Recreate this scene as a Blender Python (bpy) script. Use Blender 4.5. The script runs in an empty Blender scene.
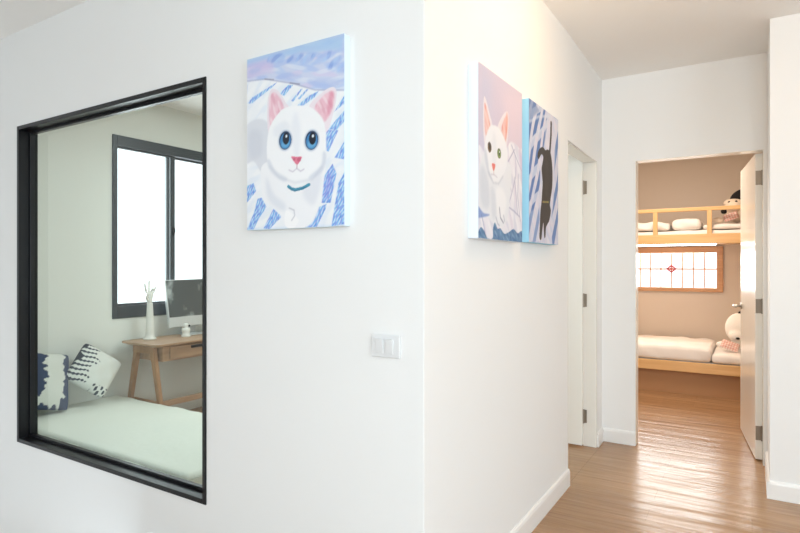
import bpy, bmesh, math, random
import numpy as np
from mathutils import Vector, Matrix
random.seed(4)
S = bpy.context.scene
COL = S.collection
PI = math.pi

# ------------------------------------------------------------------ camera
cam_d = bpy.data.cameras.new('camera')
cam = bpy.data.objects.new('camera', cam_d)
COL.objects.link(cam)
cam.location = (0, 0, 1.30)
cam.rotation_euler = (PI / 2, 0, math.radians(31.936))
cam_d.sensor_width = 36
cam_d.lens = 25.41
cam_d.shift_y = -0.9 / 800
cam_d.clip_start = 0.02
S.camera = cam
S.view_settings.view_transform = 'Standard'
S.view_settings.look = 'None'
S.view_settings.exposure = 0.10
S.view_settings.gamma = 1.0
S.view_settings.use_curve_mapping = False

# ------------------------------------------------------------------ sky and lights
w = bpy.data.worlds.new('daylight')
S.world = w
w.use_nodes = True
w.node_tree.nodes['Background'].inputs[0].default_value = (0.88, 0.955, 1.0, 1)
w.node_tree.nodes['Background'].inputs[1].default_value = 2.0


def area(name, loc, target, sx, sy, power, col, spread=180):
    d = bpy.data.lights.new(name, 'AREA')
    d.shape = 'RECTANGLE'
    d.size, d.size_y = sx, sy
    d.energy = power
    d.color = col
    d.spread = math.radians(spread)
    o = bpy.data.objects.new(name, d)
    COL.objects.link(o)
    o.location = loc
    v = Vector(target) - Vector(loc)
    o.rotation_euler = v.to_track_quat('-Z', 'Y').to_euler()
    return o


def globe(name, loc, power, col, radius=0.12):
    d = bpy.data.lights.new(name, 'POINT')
    d.energy = power
    d.color = col
    d.shadow_soft_size = radius
    o = bpy.data.objects.new(name, d)
    COL.objects.link(o)
    o.location = loc
    return o


area('daylight_front_window', (3.28, -0.6, 1.45), (0, -0.6, 1.45), 3.4, 2.0, 61, (0.76, 0.91, 1.0))
area('rear_fill_light', (1.1, -2.58, 1.5), (1.1, 0, 1.5), 2.4, 1.8, 84, (0.76, 0.91, 1.0))  # unseen fill from behind the camera, added to brighten the left wall
area('daylight_den_window', (-4.52, 3.16, 1.62), (0, 3.16, 1.62), 1.1, 1.4, 14, (0.95, 0.99, 1.0))
area('daylight_bedroom_window', (-0.9, 7.50, 1.26), (-0.9, 0, 1.1), 1.3, 0.45, 27, (0.97, 1.0, 1.0))
globe('corridor_globe_lamp', (-0.30, 2.38, 2.50), 10.0, (1.0, 0.62, 0.28), 0.09)
area('bedroom_ceiling_lamp', (-0.75, 5.35, 2.66), (-0.75, 5.35, 0), 0.4, 0.4, 27, (1.0, 0.82, 0.66))
area('den_fill_light', (-2.6, 3.3, 2.66), (-2.6, 3.3, 0), 0.6, 0.6, 26, (0.88, 0.99, 1.0))  # unseen overhead fill, colour and strength fitted to the den walls

# ------------------------------------------------------------------ materials


def lin(c):
    return tuple((x / 12.92 if x <= 0.04045 else ((x + 0.055) / 1.055) ** 2.4) for x in c)


def rgb(r, g, b):
    return lin((r / 255, g / 255, b / 255)) + (1,)


def mat(name, col, rough=0.5, metal=0.0, noise=0.0, nscale=6.0, bump=0.0, bscale=60.0, coat=0.0, spec=0.5):
    m = bpy.data.materials.new(name)
    m.use_nodes = True
    nt = m.node_tree
    p = nt.nodes['Principled BSDF']
    p.inputs['Base Color'].default_value = col
    p.inputs['Roughness'].default_value = rough
    p.inputs['Metallic'].default_value = metal
    p.inputs['Specular IOR Level'].default_value = spec
    p.inputs['Coat Weight'].default_value = coat
    tc = nt.nodes.new('ShaderNodeTexCoord')
    n = nt.nodes.new('ShaderNodeTexNoise')
    n.inputs['Scale'].default_value = nscale
    n.inputs['Detail'].default_value = 3
    nt.links.new(tc.outputs['Object'], n.inputs['Vector'])
    mx = nt.nodes.new('ShaderNodeMix')
    mx.data_type = 'RGBA'
    mx.inputs[6].default_value = tuple(c * (1 - noise) for c in col[:3]) + (1,)
    mx.inputs[7].default_value = tuple(min(1, c * (1 + noise)) for c in col[:3]) + (1,)
    nt.links.new(n.outputs['Fac'], mx.inputs[0])
    nt.links.new(mx.outputs[2], p.inputs['Base Color'])
    if bump:
        n2 = nt.nodes.new('ShaderNodeTexNoise')
        n2.inputs['Scale'].default_value = bscale
        nt.links.new(tc.outputs['Object'], n2.inputs['Vector'])
        b = nt.nodes.new('ShaderNodeBump')
        b.inputs['Strength'].default_value = bump
        b.inputs['Distance'].default_value = 0.01
        nt.links.new(n2.outputs['Fac'], b.inputs['Height'])
        nt.links.new(b.outputs['Normal'], p.inputs['Normal'])
    return m


def wood(name, c1, c2, axis=0, rough=0.45, scale=1.0):
    m = bpy.data.materials.new(name)
    m.use_nodes = True
    nt = m.node_tree
    p = nt.nodes['Principled BSDF']
    p.inputs['Roughness'].default_value = rough
    tc = nt.nodes.new('ShaderNodeTexCoord')
    mp = nt.nodes.new('ShaderNodeMapping')
    sc = [22 * scale] * 3
    sc[axis] = 1.6 * scale
    mp.inputs['Scale'].default_value = sc
    n = nt.nodes.new('ShaderNodeTexNoise')
    n.inputs['Scale'].default_value = 1.5
    n.inputs['Detail'].default_value = 5
    n.inputs['Distortion'].default_value = 0.6
    r = nt.nodes.new('ShaderNodeValToRGB')
    r.color_ramp.elements[0].position = 0.3
    r.color_ramp.elements[1].position = 0.7
    r.color_ramp.elements[0].color = c1
    r.color_ramp.elements[1].color = c2
    nt.links.new(tc.outputs['Object'], mp.inputs['Vector'])
    nt.links.new(mp.outputs[0], n.inputs['Vector'])
    nt.links.new(n.outputs['Fac'], r.inputs[0])
    nt.links.new(r.outputs[0], p.inputs['Base Color'])
    return m


def paint_mat(name, rough=0.6, bump=0.0):
    """colour read from the painted colour attribute of the mesh"""
    m = bpy.data.materials.new(name)
    m.use_nodes = True
    nt = m.node_tree
    p = nt.nodes['Principled BSDF']
    p.inputs['Roughness'].default_value = rough
    a = nt.nodes.new('ShaderNodeAttribute')
    a.attribute_name = 'paint'
    nt.links.new(a.outputs['Color'], p.inputs['Base Color'])
    if bump:
        tc = nt.nodes.new('ShaderNodeTexCoord')
        n = nt.nodes.new('ShaderNodeTexNoise')
        n.inputs['Scale'].default_value = 90
        b = nt.nodes.new('ShaderNodeBump')
        b.inputs['Strength'].default_value = bump
        b.inputs['Distance'].default_value = 0.004
        nt.links.new(tc.outputs['Object'], n.inputs['Vector'])
        nt.links.new(n.outputs['Fac'], b.inputs['Height'])
        nt.links.new(b.outputs['Normal'], p.inputs['Normal'])
    return m


def floor_mat():
    m = bpy.data.materials.new('wood_plank_floor')
    m.use_nodes = True
    nt = m.node_tree
    N, L = nt.nodes, nt.links
    p = N['Principled BSDF']
    tc = N.new('ShaderNodeTexCoord')
    br = N.new('ShaderNodeTexBrick')
    br.inputs['Scale'].default_value = 1.0
    br.inputs['Brick Width'].default_value = 1.25
    br.inputs['Row Height'].default_value = 0.155
    br.inputs['Mortar Size'].default_value = 0.0016
    br.inputs['Mortar Smooth'].default_value = 0.6
    br.inputs['Color1'].default_value = rgb(176, 139, 102)
    br.inputs['Color2'].default_value = rgb(166, 129, 93)
    br.inputs['Mortar'].default_value = rgb(148, 114, 82)
    br.offset = 0.37
    L.new(tc.outputs['Object'], br.inputs['Vector'])
    mp = N.new('ShaderNodeMapping')
    mp.inputs['Scale'].default_value = (1.6, 26, 1)
    n = N.new('ShaderNodeTexNoise')
    n.inputs['Scale'].default_value = 1.4
    n.inputs['Detail'].default_value = 6
    n.inputs['Distortion'].default_value = 0.8
    L.new(tc.outputs['Object'], mp.inputs['Vector'])
    L.new(mp.outputs[0], n.inputs['Vector'])
    r = N.new('ShaderNodeValToRGB')
    r.color_ramp.elements[0].position = 0.3
    r.color_ramp.elements[1].position = 0.75
    r.color_ramp.elements[0].color = (0.78, 0.76, 0.74, 1)
    r.color_ramp.elements[1].color = (1.06, 1.06, 1.06, 1)
    L.new(n.outputs['Fac'], r.inputs[0])
    mx = N.new('ShaderNodeMix')
    mx.data_type = 'RGBA'
    mx.blend_type = 'MULTIPLY'
    mx.inputs[0].default_value = 1
    L.new(br.outputs['Color'], mx.inputs[6])
    L.new(r.outputs[0], mx.inputs[7])
    L.new(mx.outputs[2], p.inputs['Base Color'])
    p.inputs['Roughness'].default_value = 0.24
    # gently hand-scraped surface: waves across the planks
    mp2 = N.new('ShaderNodeMapping')
    mp2.inputs['Scale'].default_value = (0.9, 10, 1)
    n2 = N.new('ShaderNodeTexNoise')
    n2.inputs['Scale'].default_value = 1.3
    n2.inputs['Detail'].default_value = 2.5
    L.new(tc.outputs['Object'], mp2.inputs['Vector'])
    L.new(mp2.outputs[0], n2.inputs['Vector'])
    b = N.new('ShaderNodeBump')
    b.inputs['Strength'].default_value = 0.55
    b.inputs['Distance'].default_value = 0.012
    L.new(n2.outputs['Fac'], b.inputs['Height'])
    b2 = N.new('ShaderNodeBump')
    b2.inputs['Strength'].default_value = 0.12
    b2.inputs['Distance'].default_value = 0.002
    b2.invert = True
    L.new(br.outputs['Fac'], b2.inputs['Height'])
    L.new(b.outputs['Normal'], b2.inputs['Normal'])
    L.new(b2.outputs['Normal'], p.inputs['Normal'])
    return m


def glass_mat(name, tint, refl=0.6):
    m = bpy.data.materials.new(name)
    m.use_nodes = True
    nt = m.node_tree
    N, L = nt.nodes, nt.links
    for x in list(N):
        if x.type != 'OUTPUT_MATERIAL':
            N.remove(x)
    out = [x for x in N if x.type == 'OUTPUT_MATERIAL'][0]
    t = N.new('ShaderNodeBsdfTransparent')
    t.inputs[0].default_value = tint
    g = N.new('ShaderNodeBsdfGlossy')
    g.inputs['Roughness'].default_value = 0.01
    g.inputs['Color'].default_value = (refl, refl, refl, 1)
    f = N.new('ShaderNodeFresnel')
    f.inputs['IOR'].default_value = 1.5
    mx = N.new('ShaderNodeMixShader')
    ge = N.new('ShaderNodeNewGeometry')        # only the outer faces mirror; the inner faces let light out
    iv = N.new('ShaderNodeMath')
    iv.operation = 'SUBTRACT'
    iv.inputs[0].default_value = 1.0
    L.new(ge.outputs['Backfacing'], iv.inputs[1])
    mu = N.new('ShaderNodeMath')
    mu.operation = 'MULTIPLY'
    L.new(f.outputs[0], mu.inputs[0])
    L.new(iv.outputs[0], mu.inputs[1])
    L.new(mu.outputs[0], mx.inputs[0])
    L.new(t.outputs[0], mx.inputs[1])
    L.new(g.outputs[0], mx.inputs[2])
    L.new(mx.outputs[0], out.inputs[0])
    return m


def emit_mat(name, col, strength):
    m = bpy.data.materials.new(name)
    m.use_nodes = True
    p = m.node_tree.nodes['Principled BSDF']
    p.inputs['Base Color'].default_value = col
    p.inputs['Emission Color'].default_value = col
    p.inputs['Emission Strength'].default_value = strength
    return m


def plaid_mat(name):
    m = bpy.data.materials.new(name)
    m.use_nodes = True
    nt = m.node_tree
    N, L = nt.nodes, nt.links
    p = N['Principled BSDF']
    p.inputs['Roughness'].default_value = 0.9
    tc = N.new('ShaderNodeTexCoord')
    prev = None
    for d in ('X', 'Z'):
        wv = N.new('ShaderNodeTexWave')
        wv.bands_direction = d
        wv.inputs['Scale'].default_value = 14
        L.new(tc.outputs['Object'], wv.inputs['Vector'])
        mx = N.new('ShaderNodeMix')
        mx.data_type = 'RGBA'
        mx.blend_type = 'MULTIPLY'
        mx.inputs[6].default_value = rgb(244, 230, 222)
        mx.inputs[7].default_value = rgb(240, 208, 203)
        if prev:
            L.new(prev, mx.inputs[6])
        L.new(wv.outputs['Fac'], mx.inputs[0])
        prev = mx.outputs[2]
    L.new(prev, p.inputs['Base Color'])
    return m


M = dict(
    wall=mat('white_wall_paint', rgb(241, 241, 240), 0.75, noise=0.008, nscale=1.5, bump=0.02, bscale=160),
    bedwall=mat('beige_bedroom_paint', rgb(222, 206, 190), 0.75, noise=0.01, nscale=1.5),
    denwall=mat('den_wall_paint', rgb(232, 233, 226), 0.75, noise=0.01, nscale=1.5),
    ceiling=mat('ceiling_paint', rgb(251, 249, 246), 0.85, noise=0.006, nscale=1.2),
    base=mat('white_gloss_trim', rgb(243, 242, 240), 0.35, noise=0.004),
    door=mat('white_door_paint', rgb(242, 239, 232), 0.22, noise=0.006, nscale=2, coat=0.15),
    floor=floor_mat(),
    black=mat('black_aluminium', rgb(24, 25, 28), 0.32, metal=0.35, noise=0.05),
    dgrey=mat('charcoal_window_frame', rgb(52, 60, 66), 0.4, noise=0.04),
    chrome=mat('brushed_steel', rgb(190, 184, 176), 0.35, metal=1.0, noise=0.03, nscale=30),
    hinge=mat('satin_nickel', rgb(150, 140, 128), 0.45, metal=0.85, noise=0.03, nscale=40),
    oak=wood('light_oak', rgb(164, 132, 104), rgb(184, 150, 120), 1, 0.45),
    oakx=wood('light_oak_panel', rgb(186, 150, 112), rgb(204, 170, 132), 0, 0.45),
    oakleg=wood('light_oak_leg', rgb(158, 120, 86), rgb(178, 138, 102), 2, 0.45),
    pine=wood('pine_bed_wood', rgb(222, 176, 118), rgb(236, 194, 138), 0, 0.42),
    pinez=wood('pine_post_wood', rgb(222, 176, 118), rgb(236, 194, 138), 2, 0.42),
    pineframe=wood('pine_window_wood', rgb(196, 142, 98), rgb(212, 160, 116), 0, 0.42),
    pinebase=mat('tan_plinth_laminate', rgb(176, 132, 92), 0.6, noise=0.02, nscale=5),
    sheet=mat('white_cotton', rgb(243, 238, 233), 0.9, noise=0.015, nscale=9, bump=0.25, bscale=14),
    mattress=mat('cream_mattress_fabric', rgb(234, 238, 228), 0.9, noise=0.01, nscale=8, bump=0.12, bscale=25),
    plastic=mat('white_plastic', rgb(229, 230, 231), 0.3, noise=0.004),
    ceramic=mat('white_glazed_ceramic', rgb(236, 235, 228), 0.3, noise=0.01),
    alu=mat('silver_aluminium', rgb(208, 212, 212), 0.35, metal=0.3, noise=0.01),
    dark=mat('dark_slot', rgb(40, 32, 26), 0.6, noise=0.03),
    blackplush=mat('black_plush', rgb(30, 27, 26), 0.95, noise=0.08, nscale=50, bump=0.4, bscale=120),
    creamplush=mat('cream_plush', rgb(240, 222, 200), 0.95, noise=0.03, nscale=40, bump=0.4, bscale=120),
    whiteplush=mat('white_plush', rgb(246, 240, 232), 0.95, noise=0.02, nscale=40, bump=0.4, bscale=120),
    bead=mat('glossy_black_bead', rgb(18, 14, 12), 0.15, noise=0.02),
    plaid=plaid_mat('pink_plaid_cotton'),
    pink=mat('pink_enamel', rgb(206, 92, 100), 0.5, noise=0.05),
    glass=glass_mat('green_tinted_glass', (0.955, 0.982, 0.972, 1)),
    pane=glass_mat('clear_window_glass', (0.97, 0.98, 0.98, 1)),
    led=emit_mat('warm_led_strip', (1.0, 0.98, 0.94, 1), 9.0),
    art=paint_mat('acrylic_on_canvas', 0.55, 0.15),
    printed=paint_mat('dyed_cotton', 0.9, 0.1),
    canvas_white=mat('bluish_white_canvas_edge', rgb(226, 240, 248), 0.7, noise=0.01, bump=0.1, bscale=300),
    canvas_lilac=mat('white_lilac_canvas_edge', rgb(230, 238, 248), 0.7, noise=0.02, nscale=9, bump=0.1, bscale=300),
    canvas_blue=mat('sky_blue_canvas_edge', rgb(160, 214, 240), 0.7, noise=0.04, nscale=9, bump=0.1, bscale=300),
)

# ------------------------------------------------------------------ mesh helpers


def bm_new():
    return bmesh.new()


def b_box(bm, lo, hi, bevel=0.0, seg=2, mtx=None):
    lo, hi = Vector(lo), Vector(hi)
    r = bmesh.ops.create_cube(bm, size=1.0)
    vs = r['verts']
    c, d = (lo + hi) / 2, hi - lo
    for v in vs:
        v.co = Vector((v.co.x * d.x, v.co.y * d.y, v.co.z * d.z)) + c
    if bevel:
        es = list({e for v in vs for e in v.link_edges})
        rb = bmesh.ops.bevel(bm, geom=es, offset=bevel, segments=seg, profile=0.5, affect='EDGES')
        vs = list({v for f in rb['faces'] for v in f.verts} | {v for v in vs if v.is_valid})
    if mtx is not None:
        for v in vs:
            if v.is_valid:
                v.co = mtx @ v.co
    return bm


def b_cyl(bm, p0, p1, r0, r1=None, seg=20, caps=True):
    p0, p1 = Vector(p0), Vector(p1)
    r1 = r0 if r1 is None else r1
    d = p1 - p0
    q = Vector((0, 0, 1)).rotation_difference(d)
    m = Matrix.Translation((p0 + p1) / 2) @ q.to_matrix().to_4x4()
    bmesh.ops.create_cone(bm, cap_ends=caps, segments=seg, radius1=r0, radius2=r1, depth=d.length, matrix=m)
    return bm


def b_ball(bm, c, r, sc=(1, 1, 1), sub=3, rot=None):
    m = Matrix.Translation(c) @ (rot if rot is not None else Matrix()) @ Matrix.Diagonal((sc[0], sc[1], sc[2], 1))
    bmesh.ops.create_icosphere(bm, subdivisions=sub, radius=r, matrix=m)
    return bm


def b_lathe(bm, prof, c=(0, 0, 0), seg=28):
    rings = []
    for r, z in prof:
        rings.append([bm.verts.new((c[0] + r * math.cos(2 * PI * k / seg), c[1] + r * math.sin(2 * PI * k / seg), c[2] + z)) for k in range(seg)])
    for a, b in zip(rings, rings[1:]):
        for k in range(seg):
            bm.faces.new((a[k], a[(k + 1) % seg], b[(k + 1) % seg], b[k]))
    bm.faces.new(list(reversed(rings[0])))
    bm.faces.new(rings[-1])
    return bm


def obj(name, bm, material, parent=None, smooth=False, mods=()):
    me = bpy.data.meshes.new(name)
    bmesh.ops.recalc_face_normals(bm, faces=bm.faces)
    bm.to_mesh(me)
    bm.free()
    o = bpy.data.objects.new(name, me)
    COL.objects.link(o)
    me.materials.append(material)
    if smooth:
        for p in me.polygons:
            p.use_smooth = True
    if parent is not None:
        o.parent = parent
        o.matrix_parent_inverse = parent.matrix_basis.inverted()
    for kind, kw in mods:
        md = o.modifiers.new(kind.lower(), kind)
        for k, v in kw.items():
            setattr(md, k, v)
    return o


def tag(o, label, cat, group=None):
    o['label'] = label
    o['category'] = cat
    if group:
        o['group'] = group
    return o


def thing(name, label, cat, loc=(0, 0, 0), group=None):
    o = bpy.data.objects.new(name, None)
    o.empty_display_size = 0.05
    COL.objects.link(o)
    o.location = loc
    return tag(o, label, cat, group)


def struct(name, bm, material, label=None, cat=None):
    o = obj(name, bm, material)
    o['kind'] = 'structure'
    if label:
        tag(o, label, cat)
    return o


def struct_empty(name, label, cat, loc=(0, 0, 0)):
    o = thing(name, label, cat, loc)
    o['kind'] = 'structure'
    return o


def boxes(lst, bevel=0.0):
    bm = bm_new()
    for lo, hi in lst:
        b_box(bm, lo, hi, bevel)
    return bm


def ray(px):
    """ground direction (x, y) seen at a column of the picture, per metre of depth"""
    u = (px - 400) / 564.7
    return (-.52898 + .84864 * u, .84864 + .52898 * u)


# ------------------------------------------------------------------ plan of the place
XB, YA, YE = -0.925, 1.635, 4.36
DEN_L, DEN_F, DEN_R, DEN_E = -4.31, 1.732, -1.03, 4.9
CEIL = 2.68
BED_L, BED_R, BED_N, BED_E = -2.1, 0.34, 4.46, 7.25
W1 = (-3.677, -2.008, 0.262, 2.120)      # internal window in the left wall: x0, x1, z0, z1

# floors
struct('floor', boxes([((-2.42, -2.5, -0.12), (3.2, YA, 0)), ((XB, YA, -0.12), (3.2, YE, 0)),
                       ((XB, YE, -0.12), (0.085, BED_N, 0)), ((BED_L, BED_N, -0.12), (BED_R, BED_E, 0)),
                       ((DEN_L, DEN_F, -0.12), (XB - 0.001, DEN_E, 0))]), M['floor'],
       'brown wood plank floor running through corridor and bedroom', 'floor')
struct('floor_stair_landing', boxes([((-4.43, -2.5, -1.32), (-2.42, YA, -1.2))]), M['floor'],
       'lower landing beside the left wall', 'floor')
struct('ceiling', boxes([((-4.43, -2.6, CEIL), (3.3, 7.4, CEIL + 0.12))]), M['ceiling'],
       'plain white ceiling above wall and corridor', 'ceiling')

# left wall facing us with the internal window (wall A) : window hole
x0, x1, z0, z1 = W1
bm = boxes([((-4.43, YA, -1.32), (x0, DEN_F, CEIL)), ((x1, YA, -1.32), (XB - 0.003, DEN_F, CEIL)),
            ((x0, YA, -1.32), (x1, DEN_F, z0)), ((x0, YA, z1), (x1, DEN_F, CEIL))])
b_cyl(bm, (XB - 0.003, YA + 0.003, -0.1), (XB - 0.003, YA + 0.003, CEIL), 0.003, seg=24)
b_box(bm, (XB - 0.02, YA + 0.003, -0.1), (XB, DEN_F, CEIL))
struct('wall_left', bm, M['wall'], 'white wall with the black-framed internal window and light switch', 'wall')
# wall B along the corridor with a doorway
def prism(bm, pts, za, zb):
    lo = [bm.verts.new((x, y, za)) for x, y in pts]
    hi = [bm.verts.new((x, y, zb)) for x, y in pts]
    bm.faces.new(lo[::-1])
    bm.faces.new(hi)
    for k in range(len(pts)):
        q = (k + 1) % len(pts)
        bm.faces.new((lo[k], lo[q], hi[q], hi[k]))


XS, XE = -0.944, -0.948
bm = boxes([((DEN_R, DEN_F, 0), (XB, 3.36, CEIL))])
prism(bm, [(DEN_R, 3.36), (XB, 3.36), (XS, 4.18), (DEN_R, 4.18)], 2.045, CEIL)
prism(bm, [(DEN_R, 4.18), (XS, 4.18), (XE, YE), (DEN_R, YE)], 0, CEIL)
struct('wall_corridor', bm, M['wall'], 'white corridor wall where two cat paintings hang', 'wall')
# end wall with the bedroom doorway
struct('wall_end', boxes([((DEN_R, YE, 0), (-0.714, BED_N, CEIL)), ((-0.714, YE, 2.055), (0.064, BED_N, CEIL)),
                          ((0.064, YE, 0), (BED_R + 0.1, BED_N, CEIL))]), M['wall'],
       'white end wall of the corridor around the bedroom doorway', 'wall')
struct('wall_right', boxes([((0.085, 3.775, 0), (3.2, 4.355, CEIL))]), M['wall'],
       'white wall corner at the right edge beside the bedroom door', 'wall')
# room behind the camera
struct('wall_front_right', boxes([((3.2, -2.6, -0.12), (3.32, -2.35, CEIL)), ((3.2, 1.15, -0.12), (3.32, 4.36, CEIL)),
                                  ((3.2, -2.35, -0.12), (3.32, 1.15, 0.4)), ((3.2, -2.35, 2.5), (3.32, 1.15, CEIL))]), M['wall'])
struct('wall_rear', boxes([((-4.43, -2.62, -1.32), (-1.05, -2.5, CEIL)), ((1.45, -2.62, -0.12), (3.2, -2.5, CEIL)),
                           ((-1.05, -2.62, -0.12), (1.45, -2.5, 0.6)), ((-1.05, -2.62, 2.4), (1.45, -2.5, CEIL))]), M['wall'])
struct('wall_stair', boxes([((-4.55, -2.62, -1.32), (-4.43, DEN_F, CEIL))]), M['wall'])
# den walls
WD = (2.594, 3.72, 0.875, 2.345)
struct('wall_den_left', boxes([((-4.43, DEN_F, -0.12), (DEN_L, WD[0], CEIL)), ((-4.43, WD[1], -0.12), (DEN_L, DEN_E, CEIL)),
                               ((-4.43, WD[0], -0.12), (DEN_L, WD[1], WD[2])), ((-4.43, WD[0], WD[3]), (DEN_L, WD[1], CEIL))]), M['denwall'],
       'pale den wall holding the bright sliding window, seen through glass', 'wall')
struct('wall_den_end', boxes([((-4.43, DEN_E, -0.12), (BED_L - 0.12, DEN_E + 0.1, CEIL))]), M['denwall'])
# bedroom walls
WB = (-1.62, -0.335, 1.047, 1.445)
struct('wall_bedroom_end', boxes([((BED_L - 0.12, BED_E, -0.12), (WB[0], 7.37, CEIL)), ((WB[1], BED_E, -0.12), (BED_R + 0.1, 7.37, CEIL)),
                                  ((WB[0], BED_E, -0.12), (WB[1], 7.37, WB[2])), ((WB[0], BED_E, WB[3]), (WB[1], 7.37, CEIL))]), M['bedwall'],
       'beige bedroom wall behind the bunk bed', 'wall')
struct('wall_bedroom_left', boxes([((BED_L - 0.12, BED_N, -0.12), (BED_L, BED_E, CEIL))]), M['bedwall'])
struct('wall_bedroom_right', boxes([((BED_R, BED_N, -0.12), (BED_R + 0.1, BED_E, CEIL))]), M['bedwall'])


# baseboards with a softly rounded upper edge
def board(name, p0, p1, side, label, h=0.10, t=0.014):
    p0, p1 = Vector(p0), Vector(p1)
    d = (p1 - p0).normalized()
    n = Vector((-d.y, d.x, 0)) * side
    bm = bm_new()
    prof = [(0, 0), (t, 0), (t, h - 0.018), (t * 0.75, h - 0.006), (t * 0.35, h), (0, h)]
    a = [bm.verts.new(p0 + n * q[0] + Vector((0, 0, q[1]))) for q in prof]
    b = [bm.verts.new(p1 + n * q[0] + Vector((0, 0, q[1]))) for q in prof]
    k = len(prof)
    for i in range(k):
        bm.faces.new((a[i], a[(i + 1) % k], b[(i + 1) % k], b[i]))
    bm.faces.new(a)
    bm.faces.new(b)
    return struct(name, bm, M['base'], label, 'baseboard')


board('baseboard_corridor', (XB, 1.66, 0), (XB, 3.36, 0), -1, 'white baseboard along the foot of the corridor wall below the paintings')
board('baseboard_stub', (XS, 4.18, 0), (XE, YE, 0), -1, 'short piece of white baseboard beside the left door jamb')
board('baseboard_end', (XE, YE, 0), (-0.714, YE, 0), -1, 'white baseboard left of the bedroom doorway')
board('baseboard_right', (0.085, 3.775, 0), (3.2, 3.775, 0), -1, 'white baseboard on the wall corner at right edge')
board('baseboard_return', (0.085, 3.761, 0), (0.085, YE, 0), 1, 'white baseboard between wall corner and bedroom door')
board('baseboard_left', (-2.41, YA, 0), (XB, YA, 0), -1, 'white baseboard under the left wall at the bottom edge', h=0.047)

# ------------------------------------------------------------------ internal black-framed window
win = struct_empty('window_1', 'large black-framed fixed glass window in the left wall', 'window', ((x0 + x1) / 2, YA, z0))
t = 0.022
ya, yb = YA - 0.006, DEN_F + 0.003
obj('window_frame', boxes([((x0, ya, z0), (x0 + t, yb, z1)), ((x1 - t, ya, z0), (x1, yb, z1)),
                           ((x0 + t, ya, z1 - t), (x1 - t, yb, z1)), ((x0 + t, ya, z0), (x1 - t, yb, z0 + t))], 0.002), M['black'], win)
yg = YA + 0.080
q = t + 0.016
bm = bm_new()
for (lo, hi) in [((x0 + t, yg - 0.03, z0 + t), (x0 + q, yg - 0.004, z1 - t)), ((x1 - q, yg - 0.03, z0 + t), (x1 - t, yg - 0.004, z1 - t)),
                 ((x0 + q, yg - 0.03, z1 - q), (x1 - q, yg - 0.004, z1 - t)), ((x0 + q, yg - 0.03, z0 + t), (x1 - q, yg - 0.004, z0 + q))]:
    b_box(bm, lo, hi, 0.002)
obj('glazing_bead', bm, M['black'], win)
obj('glass_pane', boxes([((x0 + t, yg - 0.003, z0 + t), (x1 - t, yg + 0.003, z1 - t))]), M['glass'], win)

# ------------------------------------------------------------------ den window (sliding, charcoal)
dw = struct_empty('window_2', 'charcoal-framed sliding window in the den, glowing white with daylight', 'window', (DEN_L, (WD[0] + WD[1]) / 2, WD[2]))
y0, y1, zz0, zz1 = WD
f = 0.055
xa, xb = -4.40, DEN_L + 0.012
obj('window_frame', boxes([((xa, y0, zz0), (xb, y0 + 0.04, zz1)), ((xa, y1 - 0.04, zz0), (xb, y1, zz1)),
                           ((xa, y0 + 0.04, zz1 - 0.085), (xb, y1 - 0.04, zz1)), ((xa, y0 + 0.04, zz0), (xb, y1 - 0.04, zz0 + 0.10))], 0.003), M['dgrey'], dw)
ym = (y0 + y1) / 2
for k, (a, b, xs) in enumerate(((y0 + 0.04, ym + 0.022, -4.35), (ym - 0.03, y1 - 0.04, -4.385))):
    sx = 0.028
    sash = obj('sash', boxes([((xs, a, zz0 + 0.10), (xs + sx, a + 0.012 + 0.03 * k, zz1 - 0.085)), ((xs, b - 0.012 - 0.032 * (1 - k), zz0 + 0.10), (xs + sx, b, zz1 - 0.085)),
                              ((xs, a, zz1 - 0.10), (xs + sx, b, zz1 - 0.085)), ((xs, a, zz0 + 0.10), (xs + sx, b, zz0 + 0.118))], 0.002), M['dgrey'], dw)
    obj('glass_pane', boxes([((xs + 0.011, a + 0.01, zz0 + 0.112), (xs + 0.016, b - 0.01, zz1 - 0.094))]), M['pane'], sash)
    if k == 0:
        bm = bm_new()
        b_box(bm, (xs + sx, b - 0.026, 1.56), (xs + sx + 0.012, b - 0.010, 1.64), 0.004)
        b_box(bm, (xs + sx + 0.010, b - 0.024, 1.585), (xs + sx + 0.026, b - 0.012, 1.63), 0.004)
        obj('latch', bm, M['black'], sash)

# ------------------------------------------------------------------ bedroom window with wooden lattice
bw = struct_empty('window_3', 'wood-framed bedroom window with thin lattice bars between the bunks', 'window', ((WB[0] + WB[1]) / 2, BED_E, WB[2]))
a, b, c, d = WB
F = 0.062
bm = bm_new()
for lo, hi in [((a - F, 7.215, c - 0.045), (a, 7.36, d + 0.07)), ((b, 7.215, c - 0.045), (b + F, 7.36, d + 0.07)),
               ((a, 7.215, d), (b, 7.36, d + 0.07)), ((a, 7.215, c - 0.045), (b, 7.36, c))]:
    b_box(bm, lo, hi, 0.004)
obj('window_frame', bm, M['pineframe'], bw)
bm = bm_new()
xs = [ray(p)[0] * 7.33 / ray(p)[1] for p in (640.5, 650.8, 661.2, 671.7, 682.5, 693.6, 704.8)]
st = (xs[-1] - xs[0]) / 6
xs = [xs[0] - st * k for k in range(4, 0, -1)] + xs
for xx in xs:
    if a + 0.03 < xx < b - 0.02:
        b_box(bm, (xx - 0.0065, 7.318, c), (xx + 0.0065, 7.334, d))
b_box(bm, (a, 7.316, 1.252), (b, 7.332, 1.268))
obj('lattice', bm, M['pineframe'], bw)
obj('glass_pane', boxes([((a, 7.340, c), (b, 7.346, d))]), M['pane'], bw)
ex = ray(671.4)[0] * 7.315 / ray(671.4)[1]
em = bm_new()
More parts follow.
